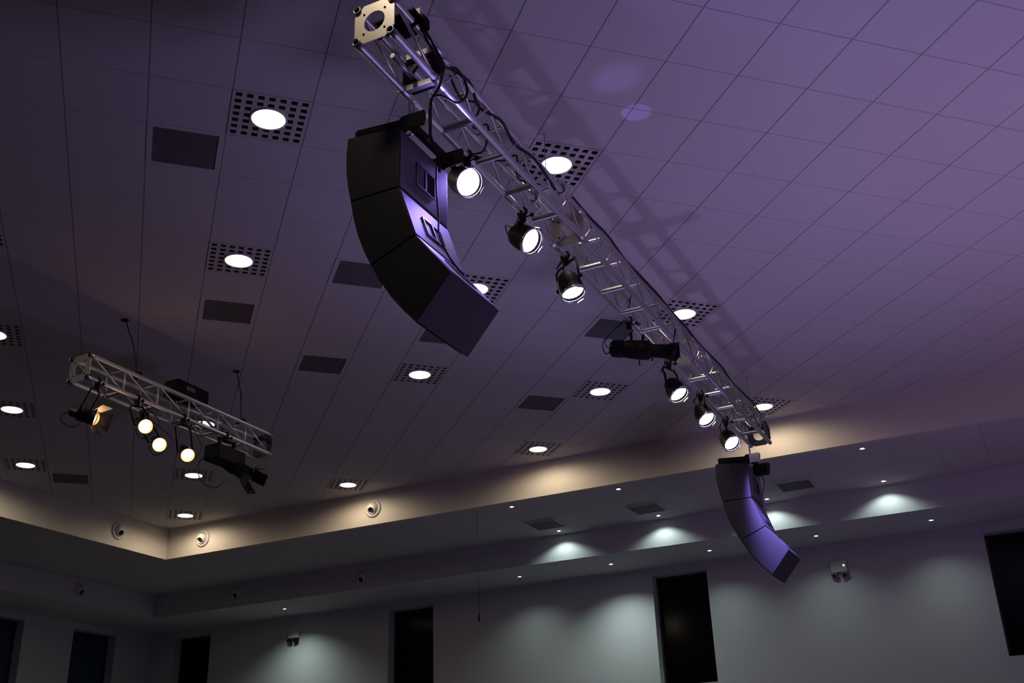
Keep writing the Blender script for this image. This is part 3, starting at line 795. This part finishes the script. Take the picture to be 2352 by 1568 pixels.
def hanger(p_ceil, p_truss, label, sag=.06):
    t = thing('truss_hanger', label, 'hanger', p_ceil)
    a, c = Vector(p_ceil), Vector(p_truss); mid = (a+c)/2+Vector((sag, 0, 0))
    b = MB(); b.tube(smooth_path([a, a.lerp(mid, .5), mid, c]), .006, 6); b.build('hanging_wire', M['cable'], t)
    b = MB(); b.lathe([(.0, 0), (0, .04), (.012, .03), (.012, 0)], Matrix.Translation(a-Vector((0, 0, .012))) @ DOWN, 16); b.build('ceiling_plate', M['black'], t)
    b = MB(); b.box((c.x-.05, c.y-.03, c.z-.03), (c.x+.05, c.y+.03, c.z+.03), bev=.006); b.build('sling', M['black'], t)
hanger((-8.30, 7.62, ZC), (-8.14, 7.72, UZ1+.035), 'dark hanging wire above the near end of the short truss', .04)
hanger((-8.22, 9.35, ZC), (-8.14, 9.40, UZ1+.035), 'dark hanging wire above the far end of the short truss', .03)
def bracket(y, label, blocks=False):
    t = thing('truss_bracket', label, 'bracket', (-2.9, y, TZ1))
    b = MB(); b.box((TX0-.04, y-.07, TZ1+.026), (TX1+.05, y+.07, TZ1+.045), bev=.004)
    for x in (TX0, TX1):
        b.tube([Vector((x+.034*math.cos(a), y, TZ1+.034*math.sin(a))) for a in [2*PI*k/14 for k in range(15)]], .009, 6)
    b.build('clamp_plate', M['black'] if blocks else M['alu'], t)
    b = MB(); b.tube([(-2.9, y, TZ1+.04), (-2.9, y, ZC)], .0035, 8); b.build('drop_wire', M['steel'], t)
    if blocks:
        b = MB(); b.box((TX0+.09, y+.03, TZ1-.01), (TX1+.06, y+.11, TZ1+.07), bev=.01); b.build('terminal_case', M['black'], t)
        b = MB(); b.box((TX1-.10, y+.03, TZ1+.07), (TX1-.05, y+.09, TZ1+.125), bev=.004); b.box((TX1-.01, y+.03, TZ1+.07), (TX1+.035, y+.09, TZ1+.125), bev=.004); b.build('pale_block', M['tape'], t, 'two pale blocks')
bracket(4.50, 'black terminal bracket with two pale blocks on the near end of long truss', True)
bracket(6.72, 'aluminium hanging bracket across the top of the truss by the bright perforated downlight')
bracket(12.75, 'aluminium hanging bracket across the top at the far end of the long truss')
for q, lb in (((1625, 817), 'pale paper tag stuck on the outer upper chord of the long truss'), ((1610, 822), 'pale paper tag stuck inside the truss next to the other tag')):
    p = at(q[0], q[1], X=TX1+.03 if q[0] == 1625 else TX1-.05)
    b = MB(); b.box(p-Vector((.004, .07, .022)), p+Vector((.004, .07, .022)), bev=.001)
    tag(b.build('paper_tag', M['tape']), lb, 'tag')

# ------------------------------------------------------------------ emergency lights on the far wall
def emergency(x, z, label, body, ind):
    t = thing('emergency_light', label, 'emergency light', (x, YW, z))
    b = MB(); b.box((x-.13, YW-.07, z+.0), (x+.13, YW, z+.19), bev=.012); b.build('battery_case', body, t)
    for s in (-1, 1):
        p = Vector((x+s*.075, YW-.075, z-.045)); d = Vector((s*.25, -.75, -.6)); mx = frame(p, d)
        b = MB(); b.box((-.035, -.052, -.042), (.03, .052, .042), mx, .014)
        b.tube([p-d.normalized()*.02, (p.x, YW-.05, z+.01)], .012, 8)
        hd = b.build('lamp_head', M['black'] if ind is None else M['greyp'], t)
        b = MB(); b.lathe([(.029, .034), (.034, .02), (.036, 0)], mx, 20); b.build('lens', M['lensg'], hd)
    if ind:
        b = MB(); b.lathe([(0, .013), (.006, .011), (.008, 0)], frame((x+.085, YW-.07, z+.10), (0, -1, 0)), 16); b.build('indicator', M['green'], t, 'green glowing indicator')
emergency(-14.10, 5.24, 'dark twin head emergency light on the far wall near the left window', M['paint'], None)
emergency(-3.06, 5.22, 'white twin head emergency light with a green indicator on the far wall', M['white'], True)
